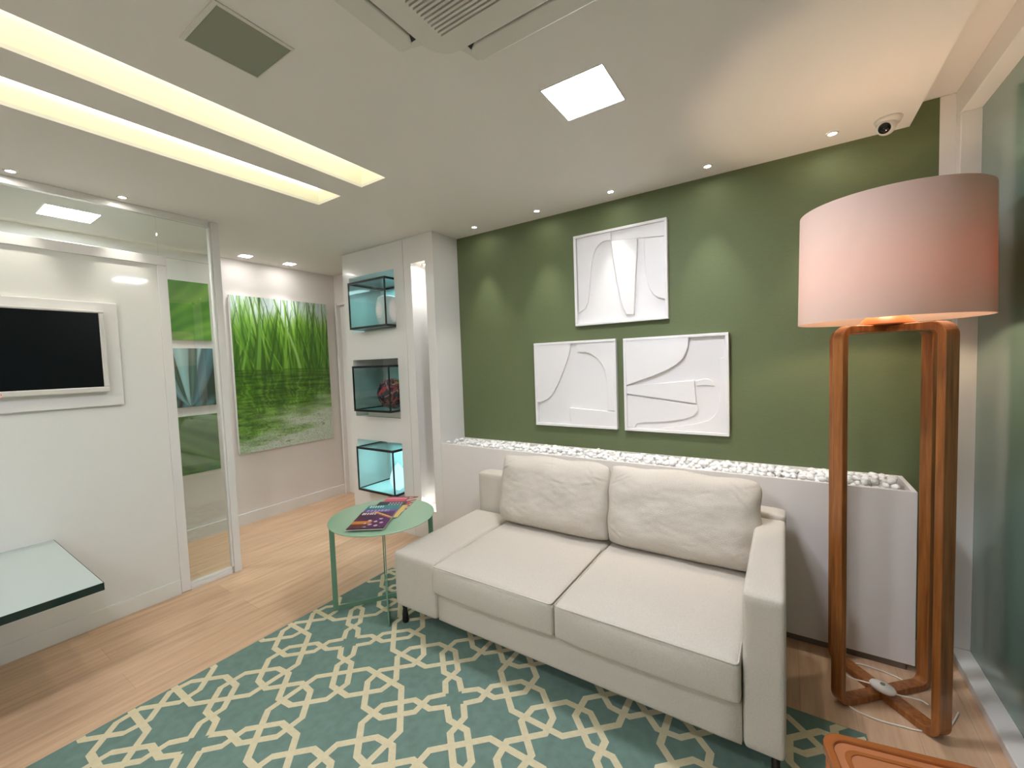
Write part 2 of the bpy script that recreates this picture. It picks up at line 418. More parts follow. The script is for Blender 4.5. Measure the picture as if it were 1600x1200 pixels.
# ------------------------------------------------------------------ relief pictures
def relief(name, label, x0, x1, z0, z1, plates):
    t = thing(name, label, 'wall art', ((x0+x1)/2, YG-.02, z0), 'white relief panels on the green wall')
    w_ = .018; yf = YG-.041
    fr = B(); fr.box(x0, x1, yf, YG-.004, z0, z0+w_); fr.box(x0, x1, yf, YG-.004, z1-w_, z1); fr.box(x0, x0+w_, yf, YG-.004, z0+w_, z1-w_); fr.box(x1-w_, x1, yf, YG-.004, z0+w_, z1-w_)
    link('frame', fr, RELIEF, t, bevel=.0025)
    link('backing', B().box(x0+w_, x1-w_, YG-.014, YG-.004, z0+w_, z1-w_), RELIEF, t)
    for hgt, pts in plates:
        cx0, cx1, cz0, cz1 = x0+w_-.001, x1-w_+.001, z0+w_-.001, z1-w_+.001
        P = [Vector((min(max(a, cx0), cx1), YG-.0145, min(max(b, cz0), cz1))) for a, b in pts]
        out = []
        n = len(P)
        for i in range(n):                       # round the curved corners (Chaikin, keeping sharp ones)
            a, b, c = P[i-1], P[i], P[(i+1) % n]
            ang = (b-a).angle(c-b, 0)
            if ang < 1.0: out += [b+(a-b)*.25, b+(c-b)*.25]
            else: out.append(b)
        link('relief_shape', B().prism(out, (0, -hgt*1.8, 0)), RELIEF, t, bevel=.0035)
    return t
relief('relief_picture', 'top white relief panel with arch and pointed tongue on green wall', -1.278, -.632, 1.745, 2.385, [
    (.009, [(-1.256, 2.375), (-1.002, 2.375), (-1.003, 2.31), (-1.057, 2.317), (-1.112, 2.283), (-1.146, 2.186), (-1.168, 1.994), (-1.187, 1.875), (-1.254, 1.839)]),
    (.013, [(-1.003, 2.307), (-.821, 2.288), (-.822, 2.218), (-.837, 2.052), (-.852, 1.792), (-.903, 1.796), (-.934, 1.864), (-.958, 1.997)]),
    (.006, [(-1.0, 2.38), (-.62, 2.38), (-.62, 2.274), (-1.0, 2.31)]),
    (.010, [(-.779, 2.279), (-.62, 2.271), (-.62, 1.87), (-.717, 1.897), (-.757, 1.965), (-.776, 2.085)])])
relief('relief_picture', 'lower left white relief panel with quarter-circle arch on green wall', -1.633, -.982, 1.007, 1.639, [
    (.013, [(-1.323, 1.65), (-1.336, 1.546), (-1.387, 1.421), (-1.453, 1.292), (-1.511, 1.218), (-1.587, 1.184), (-1.64, 1.183), (-1.64, 1.65)]),
    (.009, [(-1.278, 1.65), (-.97, 1.65), (-.97, 1.137), (-1.054, 1.135), (-1.056, 1.4), (-1.108, 1.499), (-1.188, 1.555), (-1.274, 1.559)]),
    (.010, [(-1.343, 1.149), (-.97, 1.129), (-.97, 1.0), (-1.329, 1.0), (-1.35, 1.085)])])
relief('relief_picture', 'lower right white relief panel with horizontal wedge on green wall', -.930, -.287, 1.005, 1.635, [
    (.013, [(-.94, 1.65), (-.512, 1.65), (-.519, 1.54), (-.564, 1.461), (-.671, 1.401), (-.94, 1.315)]),
    (.010, [(-.94, 1.311), (-.483, 1.348), (-.472, 1.2), (-.94, 1.258)]),
    (.007, [(-.94, 1.248), (-.466, 1.189), (-.46, 1.155), (-.505, 1.106), (-.676, 1.073), (-.844, 1.062), (-.867, 1.024), (-.94, 1.03)]),
    (.009, [(-.27, 1.65), (-.27, .98), (-.69, .98), (-.69, 1.03), (-.418, 1.083), (-.357, 1.139), (-.335, 1.245), (-.337, 1.48), (-.313, 1.489), (-.309, 1.65)]),
    (.005, [(-.477, 1.344), (-.415, 1.361), (-.373, 1.343), (-.365, 1.31), (-.422, 1.317), (-.471, 1.31)])])

# ------------------------------------------------------------------ painted pictures (vertex-coloured sheets)
def lin(a):
    a = np.clip(a, 0, 255)/255.
    return np.where(a <= .04045, a/12.92, ((a+.055)/1.055)**2.4)
def sheet(name, img, origin, eu, ev, m, parent):
    """img rows from the top; eu to the right, ev up (full size)"""
    h_, w_ = img.shape[:2]; o, eu, ev = Vector(origin), Vector(eu), Vector(ev)
    w0 = Vector(parent['_w'])
    vs = [tuple(o-w0+eu*(i/w_)+ev*(1-j/h_)) for j in range(h_+1) for i in range(w_+1)]
    fs = [(j*(w_+1)+i, (j+1)*(w_+1)+i, (j+1)*(w_+1)+i+1, j*(w_+1)+i+1) for j in range(h_) for i in range(w_)]
    me = bpy.data.meshes.new(name); me.from_pydata(vs, [], fs)
    pad = np.pad(img, ((0, 1), (0, 1), (0, 0)), mode='edge'); c = np.ones((pad.shape[0]*pad.shape[1], 4)); c[:, :3] = lin(pad).reshape(-1, 3)
    ca = me.color_attributes.new('Col', 'FLOAT_COLOR', 'POINT'); ca.data.foreach_set('color', c.astype(np.float32).ravel())
    me.materials.append(m); ob = bpy.data.objects.new(name, me); COL.objects.link(ob); ob.parent = parent; ob['_w'] = tuple(w0)
    return ob
def smoothn(h_, w_, sy, sx, seed):
    r = np.random.RandomState(seed); a = r.rand(int(h_/sy)+3, int(w_/sx)+3)
    y = np.arange(h_)/sy; x = np.arange(w_)/sx; yi = y.astype(int); xi = x.astype(int)
    fy = (y-yi)[:, None]; fx = (x-xi)[None, :]; fy = fy*fy*(3-2*fy); fx = fx*fx*(3-2*fx)
    return (a[yi][:, xi]*(1-fy)*(1-fx)+a[yi+1][:, xi]*fy*(1-fx)+a[yi][:, xi+1]*(1-fy)*fx+a[yi+1][:, xi+1]*fy*fx)
PHOTO = vcol_mat('printed_picture', .3, .2)

def grass_img():
    W, Hh = 200, 300; wl = int(Hh*.47); r = np.random.RandomState(3)
    v = np.linspace(0, 1, wl)[:, None]
    n = smoothn(wl, W, 70, 26, 1)*.6+smoothn(wl, W, 90, 9, 2)*.4
    t = np.clip(v*1.55+(n-.5)*1.1-.12, 0, 1)[..., None]
    sky = np.array([196, 214, 210.]); g1 = np.array([126, 176, 62.]); g2 = np.array([66, 112, 22.])
    top = np.where(t < .45, sky+(g1-sky)*(t/.45), g1+(g2-g1)*((t-.45)/.55))
    top *= (.88+.24*smoothn(wl, W, 50, 4, 9))[..., None]
    right = np.clip((np.arange(W)/W-.6)/.4, 0, 1)[None, :, None]*np.clip(1-v*1.6, 0, 1)[..., None]
    top = top*(1-.4*right)+np.array([165, 180, 160.])*.4*right
    def blade(xb, xt, yt, wd, c, op, bend):
        for y in range(max(0, int(yt)), wl):
            s = min(1., (wl-y)/(wl-yt)); x = xb+(xt-xb)*s**1.15+bend*math.sin(s*PI); ww = wd*(1-s)**.6+.35
            a, b = int(max(0, math.floor(x-ww))), int(min(W, math.ceil(x+ww)+1))
            for k in range(a, b):
                al = max(0, min(1, ww+.5-abs(k-x)))*op
                top[y, k] = top[y, k]*(1-al)+np.array(c)*al
    for k in range(150):
        xb = r.uniform(-10, W+10); yt = r.uniform(-30, wl*.55); c = [(70, 120, 22), (96, 150, 36), (48, 90, 18), (140, 190, 72), (40, 78, 22)][r.randint(5)]
        blade(xb, xb+r.uniform(-38, 38), yt, r.uniform(.8, 2.6), c, r.uniform(.3, .8), r.uniform(-7, 7))
    for xb, xt, yt, wd, c in ((52, 30, -30, 3, (60, 100, 20)), (38, 56, -20, 3, (66, 110, 24)), (44, 52, 10, 4, (110, 160, 60)), (130, 90, 25, 3, (150, 190, 110)), (152, 168, 20, 3, (58, 96, 26)), (150, 126, 45, 2.5, (52, 90, 20)), (66, 90, 20, 2.5, (46, 84, 20)), (98, 104, -10, 3, (120, 170, 56))):
        blade(xb, xt, yt, wd, c, .85, 3)
    Hb = Hh-wl; bot = np.zeros((Hb, W, 3)); n1 = smoothn(Hb, W, 7, 34, 21)-.5; n2 = smoothn(Hb, W, 3, 12, 22)-.5; n3 = smoothn(Hb, W, 16, 60, 25)-.5; n4 = smoothn(Hb, W, 2.2, 22, 26)
    X = np.arange(W)
    for j in range(Hb):
        d = j/Hb; amp = .06+1.3*d
        sx = np.clip(X+(n1[j]*30+n2[j]*14)*amp, 0, W-1).astype(int); sy = int(np.clip(wl-1-j*.72, 0, wl-1))
        row = top[sy, sx]*(.66+.28*d)
        base = np.array([66, 104, 22.])*(1-d)+np.array([104, 130, 62.])*d
        row = row*.62+base*.38
        row *= (.74+.5*n4[j])[:, None]
        grey = np.clip((d-.52)*2.3+(X/W-.5)*.9+n3[j]*1.1+n1[j]*.6, 0, 1)[:, None]
        row = row*(1-grey*.92)+np.array([176, 184, 172.])*grey*.92
        ph = n1[j]*5.5+n3[j]*7+n2[j]*.8+d*7.5+X/W*1.2
        line = np.clip(1-np.abs(((ph*1.9) % 1)-.5)*9, 0, 1)[:, None]*np.clip((d-.3)*2.4, 0, 1)
        row = row*(1-line*.62)+np.array([54, 82, 30.])*line*.62
        bot[j] = row*1.14
    return np.vstack([top, bot])

gp = thing('grass_picture', 'large picture of green grass blades mirrored in rippled water', 'picture', (XG+.03, 2.395, .70))
link('panel', B().box(XG+.012, XG+.049, 1.898, 2.894, .704, 2.234), WHITE, gp)
sheet('print', grass_img(), (XG+.0495, 1.898, .704), (0, .996, 0), (0, 0, 1.53), PHOTO, gp)

def leaf_img(kind):
    W = 120; y, x = np.mgrid[0:W, 0:W]/W; img = np.zeros((W, W, 3))
    if kind in (0, 2):
        ang = np.arctan2(y-1.25+.0*x, x+.35) if kind == 0 else np.arctan2(y+.5, x+.9)
        r1 = smoothn(W, W, 60, 60, 4+kind)
        st = np.sin(ang*(46 if kind == 0 else 60)+r1*3)*.5+.5; st2 = np.sin(ang*17+1+kind)*.5+.5
        a = np.array([58, 116, 40.]) if kind == 0 else np.array([58, 92, 46.]); b = np.array([124, 172, 66.]) if kind == 0 else np.array([110, 146, 84.])
        k = np.clip(.12+.3*st+.45*st2*x+.25*(y if kind == 0 else 1-x), 0, 1)[..., None]
        img = a*(1-k)+b*k
        if kind == 0: img *= (.62+.42*np.clip(x*1.6, 0, 1))[..., None]
    else:
        img[:] = (38, 62, 58)
        for cx, wd, cb, sp in ((.18, .13, (120, 160, 165), -.5), (.5, .2, (150, 188, 188), -.1), (.82, .08, (170, 205, 205), .35), (.95, .14, (96, 130, 140), .8), (.36, .05, (70, 100, 84), -.3), (.7, .07, (88, 120, 110), .3)):
            c = .62+(cx-.62)*(1-y)**.7+0*x; ww = wd*np.clip(1-y**3, .02, 1)
            d = np.abs(x-c)/np.maximum(ww, .01); k = np.clip((1-d)*4, 0, 1)[..., None]
            sh = (.72+.4*np.clip(1-d, 0, 1))[..., None]
            img = img*(1-k)+np.array(cb, float)*sh*k
        lo = np.clip((y-.78)*6, 0, 1)[..., None]*np.clip(np.abs(np.sin((x-.62)*18+y*6))*1.4-.2, 0, 1)[..., None]
        img = img*(1-lo*.7)+np.array([120, 160, 170.])*lo*.7
    return img
for k, (z0, lab) in enumerate(((1.795, 'top square picture of a green leaf seen through the glass partition'), (1.205, 'middle square picture of grey-blue agave leaves behind the glass partition'), (.605, 'bottom square picture of dark green leaf behind the glass partition'))):
    t = thing('leaf_picture', lab, 'picture', (XG+.02, 1.485, z0), 'square leaf pictures on the corridor wall')
    link('panel', B().box(XG+.0005, XG+.018, 1.222, 1.740, z0, z0+.52), WHITE, t)
    sheet('print', leaf_img([0, 1, 2][k]), (XG+.0185, 1.222, z0), (0, .518, 0), (0, 0, .52), PHOTO, t)

# ------------------------------------------------------------------ glass tanks in the niches
def tank(z0, z1, ztilt, label, lit):
    t = thing('display_tank', label, 'glass case', (-3.12, YB+.1, z0), 'glass display cases in the cabinet niches')
    x0, x1, y0, y1 = -3.368, -2.8665, YB-.105, YB+.30; g = .006; e = .012
    f = B()
    for z in (z0, z1-2*e*.8):
        f.box(x0, x1, y0, y0+e, z, z+2*e*.8); f.box(x1-e, x1, y0+e, y1, z, z+2*e*.8); f.box(x0, x0+e, y0+e, y1, z, z+2*e*.8); f.box(x0+e, x1-e, y1-e, y1, z, z+2*e*.8)
    for x, y in ((x0, y0), (x1-e, y0)): f.box(x, x+e*.9, y, y+e*.9, z0+2*e*.8, z1-2*e*.8)
    link('black_edging', f, BLACK, t)
    a, b_ = z0+2*e*.8+.0005, z1-2*e*.8-.0005
    link('front_pane', B().box(x0+e, x1-e-.0005, y0+.002, y0+.002+g, a, b_), TGLASS, t)
    link('side_pane', B().box(x1-.002-g, x1-.002, y0+e+.0005, y1-e, a, b_), TGLASS, t)
    link('side_pane', B().box(x0+.002, x0+.002+g, y0+e+.0005, y1-e, a, b_), TGLASS, t)
    link('top_pane', B().box(x0+e, x1-e, y0+e, y1-e, z1-.008, z1-.004), TGLASS, t)
    link('bottom_pane', B().box(x0+e, x1-e, y0+e+.0005, y1-e, z0+.003, z0+.010), AQUA, t)
    link('back_pane', B().box(x0+e, x1-e, y1-e-g, y1-e-.0005, a, b_), AQUA, t)
    link('support_foot', B().box(x0+.03, x1-.03, YB+.03, y1-.03, z0-(.017 if z0 > 1.7 else .06 if z0 > .9 else .045), z0-.0005), WHITE, t)
    if lit: light('tank_light', 'AREA', ((x0+x1)/2, YB+.12, z1-.03), lit, (.80, .97, 1), .42, .12, parent=t)
    return t
tank(1.850, 2.276, 0, 'topmost black-edged glass case, lit aqua, holding a ribbed white vase', .34)
tank(1.097, 1.515, 0, 'middle black-edged glass case holding a multicoloured woven ball', 0)
tank(.353, .765, 0, 'lowest black-edged glass case, brightly lit aqua, with a glowing egg lamp', .6)
# ribbed vase
q = B(); prof = [(0.001, 0)]
for k in range(25):
    z = k*.0105; prof.append((.075+.03*math.sin(k/25*PI)+.004*(k % 2), z))
prof += [(.06, .262), (.001, .262)]
tag(link('ribbed_vase', q.lathe(prof, (-2.957, YB+.0, 1.861), 40), RELIEF), 'white vase with fine horizontal ribs inside the topmost glass case', 'vase')
# woven ball
bt = thing('woven_ball', 'ball woven from red, yellow and purple strips in the middle glass case', 'ball', (-2.99, YB+.05, 1.108))
bc = Vector((-3.000, YB+.045, 1.108+.148)); R = .136
bm = bmesh.new(); bmesh.ops.create_icosphere(bm, subdivisions=3, radius=R*.93, matrix=Matrix.Translation(bc))
link('core', bm, mat('ball_core', srgb(48, 22, 26), .7), bt, smooth=True)
cols = [mat('strip_%s' % n_, srgb(*c), .4) for n_, c in (('red', (196, 34, 44)), ('yellow', (206, 160, 60)), ('purple', (96, 40, 92)), ('brown', (120, 62, 34)), ('pink', (200, 110, 120)), ('black', (20, 14, 18)))]
q = B(); rr = random.Random(9)
for k in range(150):
    ax = Vector((rr.gauss(0, 1), rr.gauss(0, 1), rr.gauss(0, 1))).normalized(); u_ = ax.orthogonal().normalized(); v_ = ax.cross(u_)
    a0 = rr.uniform(0, 6.28); ln = rr.uniform(.4, 1.2); off = rr.uniform(-.5, .5); rad = R*rr.uniform(.955, 1.05); wd = rr.uniform(.0035, .007); prev = None; mi = rr.randrange(6)
    for s in range(13):
        a_ = a0+ln*s/12; c_ = (u_*math.cos(a_)+v_*math.sin(a_))
        lift = 1+.02*math.sin(s*1.7+k)
        base = (c_*math.sqrt(1-off*off)+ax*off)*rad*lift
        p, p2 = [q.bm.verts.new(bc+base+ax*w_) for w_ in (-wd, wd)]
        p3, p4 = [q.bm.verts.new(bc+base*.975+ax*w_) for w_ in (wd, -wd)]
        cur = (p, p2, p3, p4)
        if prev:
            for i in range(4):
                f = q.bm.faces.new([prev[i], prev[(i+1) % 4], cur[(i+1) % 4], cur[i]]); f.material_index = mi
        prev = cur
link('woven_strips', q, cols, bt)
# glowing egg
prof = [(.001, 0)]+[(.088*math.sin(PI*min(1, t_))**.75*(1.06-.45*t_), .26*t_) for t_ in [k/22 for k in range(1, 22)]]+[(.001, .26)]
tag(link('egg_lamp', B().lathe(prof, (-2.965, YB+.03, .364), 40), GLOW), 'white glowing egg-shaped lamp inside the lowest glass case', 'lamp')

# ------------------------------------------------------------------ rug
rg = (-2.45, .26, -.6, 2.03)
q = B(); q.box(rg[0], rg[1], rg[2], rg[3], .0005, .009)
UX, UY = .75, .715; OX, OY = -1.99, 1.335; WD = .0138
base = [(0, .07), (.075, .137), (.20, .135), (.335, .27), (.335, .42), (.19, .565), (.075, .575), (0, .5)]
polys = []
for sx in (1, -1):
    for sy in (1, -1):
        for sw in (0, 1):
            polys.append(([((b, a) if sw else (a, b)) for a, b in base], sx, sy, False))
polys = [([(x*sx, y*sy) for x, y in p], c) for p, sx, sy, c in polys]
s8 = .16; oc = .39
polys.append(([(.5+a, .5+b) for a, b in ((-s8, -oc), (s8, -oc), (oc, -s8), (oc, s8), (s8, oc), (-s8, oc), (-oc, s8), (-oc, -s8))], True))
zc = 0
st = bmesh.new()
for ix in range(-2, 5):
    for iy in range(-4, 3):
        for pi_, (pts, closed) in enumerate(polys):
            P = [Vector((OX+(ix+x)*UX, OY+(iy+y)*UY, 0)) for x, y in pts]; n = len(P)
            if all(not (rg[0]-.1 < p_.x < rg[1]+.1 and rg[2]-.1 < p_.y < rg[3]+.1) for p_ in P): continue
            L_, R_ = [], []
            for i in range(n):
                a = P[i-1] if (i or closed) else None; c = P[(i+1) % n] if (i < n-1 or closed) else None; b = P[i]
                d1 = (b-a).normalized() if a else (c-b).normalized(); d2 = (c-b).normalized() if c else d1
                n1 = Vector((-d1.y, d1.x, 0)); n2 = Vector((-d2.y, d2.x, 0)); nn = (n1+n2).normalized(); k = min(WD/max(nn.dot(n1), .4), WD*1.6)
                L_.append(b+nn*k); R_.append(b-nn*k)
            zc = pi_+9*((ix % 2)+2*(iy % 2)); zz = .00915+zc*.00003
            for i in range(n if closed else n-1):
                j = (i+1) % n
                f = st.faces.new([st.verts.new((p_.x, p_.y, zz)) for p_ in (L_[i], L_[j], R_[j], R_[i])]); f.material_index = 1
for co, no in (((rg[0]+.004, 0, 0), (-1, 0, 0)), ((rg[1]-.004, 0, 0), (1, 0, 0)), ((0, rg[2]+.004, 0), (0, -1, 0)), ((0, rg[3]-.004, 0), (0, 1, 0))):
    bmesh.ops.bisect_plane(st, geom=st.verts[:]+st.edges[:]+st.faces[:], plane_co=co, plane_no=no, clear_outer=True)
st.normal_update()
for f in st.faces:
    if f.normal.z < 0: f.normal_flip()
tmp = bpy.data.meshes.new('tmp'); st.to_mesh(tmp); st.free(); bmesh.ops.recalc_face_normals(q.bm, faces=q.bm.faces); q.bm.from_mesh(tmp)
tag(link('rug', q, [RUGG, RUGC], recalc=False), 'sage green rug with cream interlaced lattice pattern on the wood floor', 'rug')

# ------------------------------------------------------------------ sofa
sf = thing('sofa', 'off-white two-seat linen sofa with one low wide arm on the green rug', 'sofa', (-.94, 2.05, .0095))
def soft(name, x0, x1, y0, y1, z0, z1, parent, r=.02, crown=0, belly=0, n=26, wrinkle=0, seed=0, label=None):
    """upholstered block: rounded box with a crowned top"""
    bm = bmesh.new(); bmesh.ops.create_cube(bm, size=2)
    bmesh.ops.subdivide_edges(bm, edges=bm.edges[:], cuts=n, use_grid_fill=True)
    hx, hy, hz = (x1-x0)/2, (y1-y0)/2, (z1-z0)/2; c = Vector(((x0+x1)/2, (y0+y1)/2, (z0+z1)/2))
    for v in bm.verts:
        u, w_, t = v.co
        def g(a, h): # pack loops towards the edges
            return math.copysign(1-(1-abs(a))**1.5, a)
        u, w_, t = g(u, hx), g(w_, hy), g(t, hz)
        p = Vector((u*hx, w_*hy, t*hz)); q_ = Vector((max(-hx+r, min(hx-r, p.x)), max(-hy+r, min(hy-r, p.y)), max(-hz+r, min(hz-r, p.z))))
        d = p-q_
        if d.length > 1e-9: p = q_+d.normalized()*r if sum(abs(k_) > 1e-9 for k_ in d) > 1 else q_+d*(r/max(d.length, 1e-9) if d.length > r else 1)
        s = (1-u**4)*(1-w_**4)
        if t > 0: p.z += crown*s*t
        p.y += -belly*(1-u**4)*(1-t**2)*max(0, -w_)
        p.z -= .010*belly/.012*(1-u**2)*(t < 0)*max(0, -w_)**2 if belly else 0
        if wrinkle: p += Vector((0, 0, 1))*wrinkle*noise.noise(Vector((p.x*5, p.y*7, p.z*5+seed)))
        v.co = c+p
    return link(name, bm, FABRIC, parent, smooth=True)
X0, X1 = -1.885, 0.0
soft('base', -1.563, -.128, 1.585, 2.36, .13, .292, sf, .008, n=8)
soft('arm', X0, -1.566, 1.572, 2.358, .13, .448, sf, .022, crown=.006, n=14, label='low wide arm')
soft('arm', -.127, X1, 1.580, 2.378, .13, .692, sf, .020, n=14)
soft('back', X0, X1, 2.38, 2.505, .13, .712, sf, .020, n=14)
soft('seat_cushion', -1.562, -.849, 1.548, 2.372, .296, .446, sf, .020, crown=.022, belly=.012, wrinkle=.004, seed=2)
soft('seat_cushion', -.845, -.131, 1.548, 2.372, .296, .448, sf, .020, crown=.022, belly=.012, wrinkle=.004, seed=5)
for x0_, x1_ in ((-1.562, -.849), (-.845, -.131)):     # piping at the cushion edge
    cu = [o_ for o_ in sf.children if o_.name.startswith('seat_cushion')][0 if x0_ < -1 else 1]
    i_ = .006; zt = .4455; rr_ = .012; path = [(a, b, zt) for a, b, _ in rrect(x0_+i_, x1_-i_, 1.548+i_-.006, 2.16, .018, 0, 5)]
    path += [path[0]]
    # the seam follows the crown-less edge of the cushion
    link('piping', B().tube(path, .0034, 6), FABRIC, cu)
def pillow(x0, x1, seed, lean):
    bm = bmesh.new(); n = 84; W, Hh = (x1-x0), .43; T = .105; vs = {}
    cx = (x0+x1)/2
    rr = random.Random(seed*11)
    creases = [(rr.uniform(-.95, .95), rr.uniform(-.9, .9), rr.uniform(-1, 1), rr.uniform(.12, .3), rr.uniform(.002, .005)) for _ in range(26)]
    for cu_, cv_ in ((-1, 1), (1, 1), (-1, -1), (1, -1)):           # folds running in from the corners
        for k in range(4): creases.append((cu_*rr.uniform(.66, .92), cv_*rr.uniform(.55, .85), -cu_*cv_*rr.uniform(.3, 1.3), rr.uniform(.14, .26), rr.uniform(.004, .008)))
    for k in range(7): creases.append((rr.uniform(-.6, .6), rr.uniform(.45, .7), rr.uniform(1.2, 1.9), rr.uniform(.2, .4), rr.uniform(.003, .006)))
    for side in (1, -1):
        for i in range(n+1):
            for j in range(n+1):
                if side == -1 and (i in (0, n) or j in (0, n)): vs[(side, i, j)] = vs[(1, i, j)]; continue
                u = -math.cos(PI*i/n); v = -math.cos(PI*j/n)
                prof = ((1-abs(u)**4.2)*(1-abs(v)**3.6))**.46
                # rounded corners of the outline
                k_ = (abs(u)*abs(v))**7
                x = u*W/2*(1-.035*k_); z = v*Hh/2*(1-.05*k_)
                z += (.010*(1-u*u)+.006*math.sin(u*7+seed))*(v > 0)*v*v
                x += .004*math.sin(v*8+seed)*abs(u)**3
                th = T*prof*(1.04-.16*v)
                nz_ = noise.noise(Vector((u*2.6+seed, v*2.2, side)))*.012+noise.noise(Vector((u*8+seed, v*8, 4+side)))*.0018
                for (a, b_, d_, ln, h_) in creases:
                    du, dv = (u-a)*W/Hh, v-b_; c_, s_ = math.cos(d_), math.sin(d_)
                    al, ac_ = du*c_+dv*s_, -du*s_+dv*c_
                    if abs(ac_) < .12 and abs(al) < ln*2.5: nz_ -= h_*.5*math.exp(-(al/ln)**2)*(math.exp(-(ac_/.022)**2)-.55*math.exp(-((ac_-.045)/.03)**2))
                th += nz_*min(1, prof*1.5)
                vs[(side, i, j)] = bm.verts.new((cx+x, -side*th, z))
    for side in (1, -1):
        for i in range(n):
            for j in range(n):
                q_ = [vs[(side, i, j)], vs[(side, i+1, j)], vs[(side, i+1, j+1)], vs[(side, i, j+1)]]
                if len(set(q_)) > 2:
                    try: bm.faces.new(q_ if side == 1 else q_[::-1])
                    except ValueError: pass
    bmesh.ops.rotate(bm, verts=bm.verts, cent=(0, 0, -Hh/2), matrix=Matrix.Rotation(-lean, 3, 'X'))
    bmesh.ops.translate(bm, verts=bm.verts, vec=(0, 2.235, .461+Hh/2))
    return link('back_pillow', bm, FABRIC, sf, smooth=True)
pillow(-1.585, -.842, 3, .17)
pillow(-.848, -.098, 8, .17)
for x, y in ((-1.86, 1.62), (-.03, 1.62), (-1.86, 2.46), (-.03, 2.46)):
    g_ = B().lathe([(.001, .0), (.016, .0), (.02, .01), (.016, .05), (.013, .06), (.013, .1285), (.001, .1285)], (x, y, .0103 if y < 2 else .0), 20)
    link('leg', g_, DARK, sf)

# ------------------------------------------------------------------ side table with magazines
tb = thing('side_table', 'round sage green metal side table between sofa and corridor', 'table', (-2.15, 1.724, .0095))
TC = Vector((-2.148, 1.724, 0)); TZ = .56
link('table_top', B().lathe([(.001, TZ-.010), (.318, TZ-.010), (.322, TZ-.006), (.322, TZ-.002), (.320, TZ), (.001, TZ)], TC, 96, smooth=False), SAGE, tb)
def hoop(a, b, z0, z1, wd=.03, th=.006, mi=0):
    a, b = Vector(a), Vector(b); d = (b-a).normalized(); n = Vector((-d.y, d.x, 0))*th/2
    def bar(p, q_, r_, s_):
        return [p-n, q_-n, r_-n, s_-n]
    g_ = B(); up_ = Vector((0, 0, 1))
    for P in ([a+up_*z0, a+d*wd+up_*z0, a+d*wd+up_*z1, a+up_*z1], [b-d*wd+up_*z0, b+up_*z0, b+up_*z1, b-d*wd+up_*z1]):
        g_.prism([p_-n for p_ in P], n*2)
    return g_, a, b, d, n, up_
for nm, a, b in (('frame', (-2.330, 1.466, 0), (-1.966, 1.982, 0)), ('frame', (-1.905, 1.536, 0), (-2.391, 1.912, 0))):
    g_, a, b, d, n, up_ = hoop(a, b, .010, .549)
    if nm: link('leg', B().prism([p_-n for p_ in (a+up_*.0104, a+d*.03+up_*.0104, a+d*.03+up_*.549, a+up_*.549)], n*2), SAGED, tb)
    link('leg', B().prism([p_-n for p_ in (b-d*.03+up_*.0104, b+up_*.0104, b+up_*.549, b-d*.03+up_*.549)], n*2), SAGED, tb)
    dz = .0 if a.x < -2 else .0305
    link('floor_bar', B().prism([p_-n for p_ in (a+d*.0305+up_*.0104, b-d*.0305+up_*.0104, b-d*.0305+up_*.038, a+d*.0305+up_*.038)], n*2), SAGED, tb)
    link('top_bar', B().prism([p_-n for p_ in (a+d*.0305+up_*.521, b-d*.0305+up_*.521, b-d*.0305+up_*.549, a+d*.0305+up_*.549)], n*2), SAGED, tb)
    g_.bm.free()

def mag_img(kind):
    W, Hh = 66, 90; img = np.zeros((Hh, W, 3)); y, x = np.mgrid[0:Hh, 0:W]; y = y/Hh; x = x/W; r = np.random.RandomState(kind)
    def put(mask, c): img[mask] = c
    if kind == 0:
        img[:] = (70, 22, 48); img += (x*40)[..., None]*np.array([.4, .1, 1.])
        put((y > .55) & (x < .55-(y-.55)*.3), (196, 120, 34)); put((y > .7) & (x+y < 1.35), (96, 40, 40)); put(y > .9, (60, 30, 50))
        put((np.abs((x-.55)-(y-.1)*1.6) < .05) & (y < .5), (220, 170, 90)); put((np.abs((x-.45)-(y-.1)*1.6) < .02) & (y < .5), (200, 110, 60))
        sw = np.abs(np.sin(x*14+y*9)*np.cos(y*17-x*6)) > .72
        put(sw & (y > .42) & (y < .88) & (x > .35) & (x < .85), (216, 180, 208))
        for yy in (.08, .15): put((np.abs(y-yy) < .022) & (x > .06) & (x < .06+.4*(yy+.9)) & (np.sin(x*90) > -.4), (240, 238, 235))
    elif kind == 1:
        img[:] = (30, 128, 124); put(y > .26, (106, 78, 150)); put((y > .55) & (x > .4), (70, 44, 110))
        for yy in (.06, .13): put((np.abs(y-yy) < .022) & (x > .08) & (x < .5) & (np.sin(x*80) > -.4), (235, 245, 245))
        for yy in (.33, .41): put((np.abs(y-yy) < .025) & (x > .1) & (x < .75) & (np.sin(x*60) > -.5), (190, 176, 222))
    elif kind == 2:
        img[:] = (24, 16, 26)
        for yy in (.1, .2): put((np.abs(y-yy) < .025) & (x > .35) & (x < .8) & (np.sin(x*70) > -.3), (228, 190, 206))
        put((x > .9), (190, 50, 70)); put((y > .25) & (x > .84), (222, 190, 110))
    else:
        img[:] = (188, 44, 72); put((y > .12) & (y < .2) & (x < .7), (226, 110, 130)); put(x > .72, (208, 180, 160)); put((x > .72) & (np.sin(y*30+x*20) > .3), (120, 36, 40)); put(y < .05, (60, 24, 34))
        put((x > .68) & (x < .73), (120, 30, 44))
    return img
PAPER = mat('magazine_pages', srgb(220, 214, 205), .6)
MAGM = vcol_mat('magazine_cover', .4, 0)
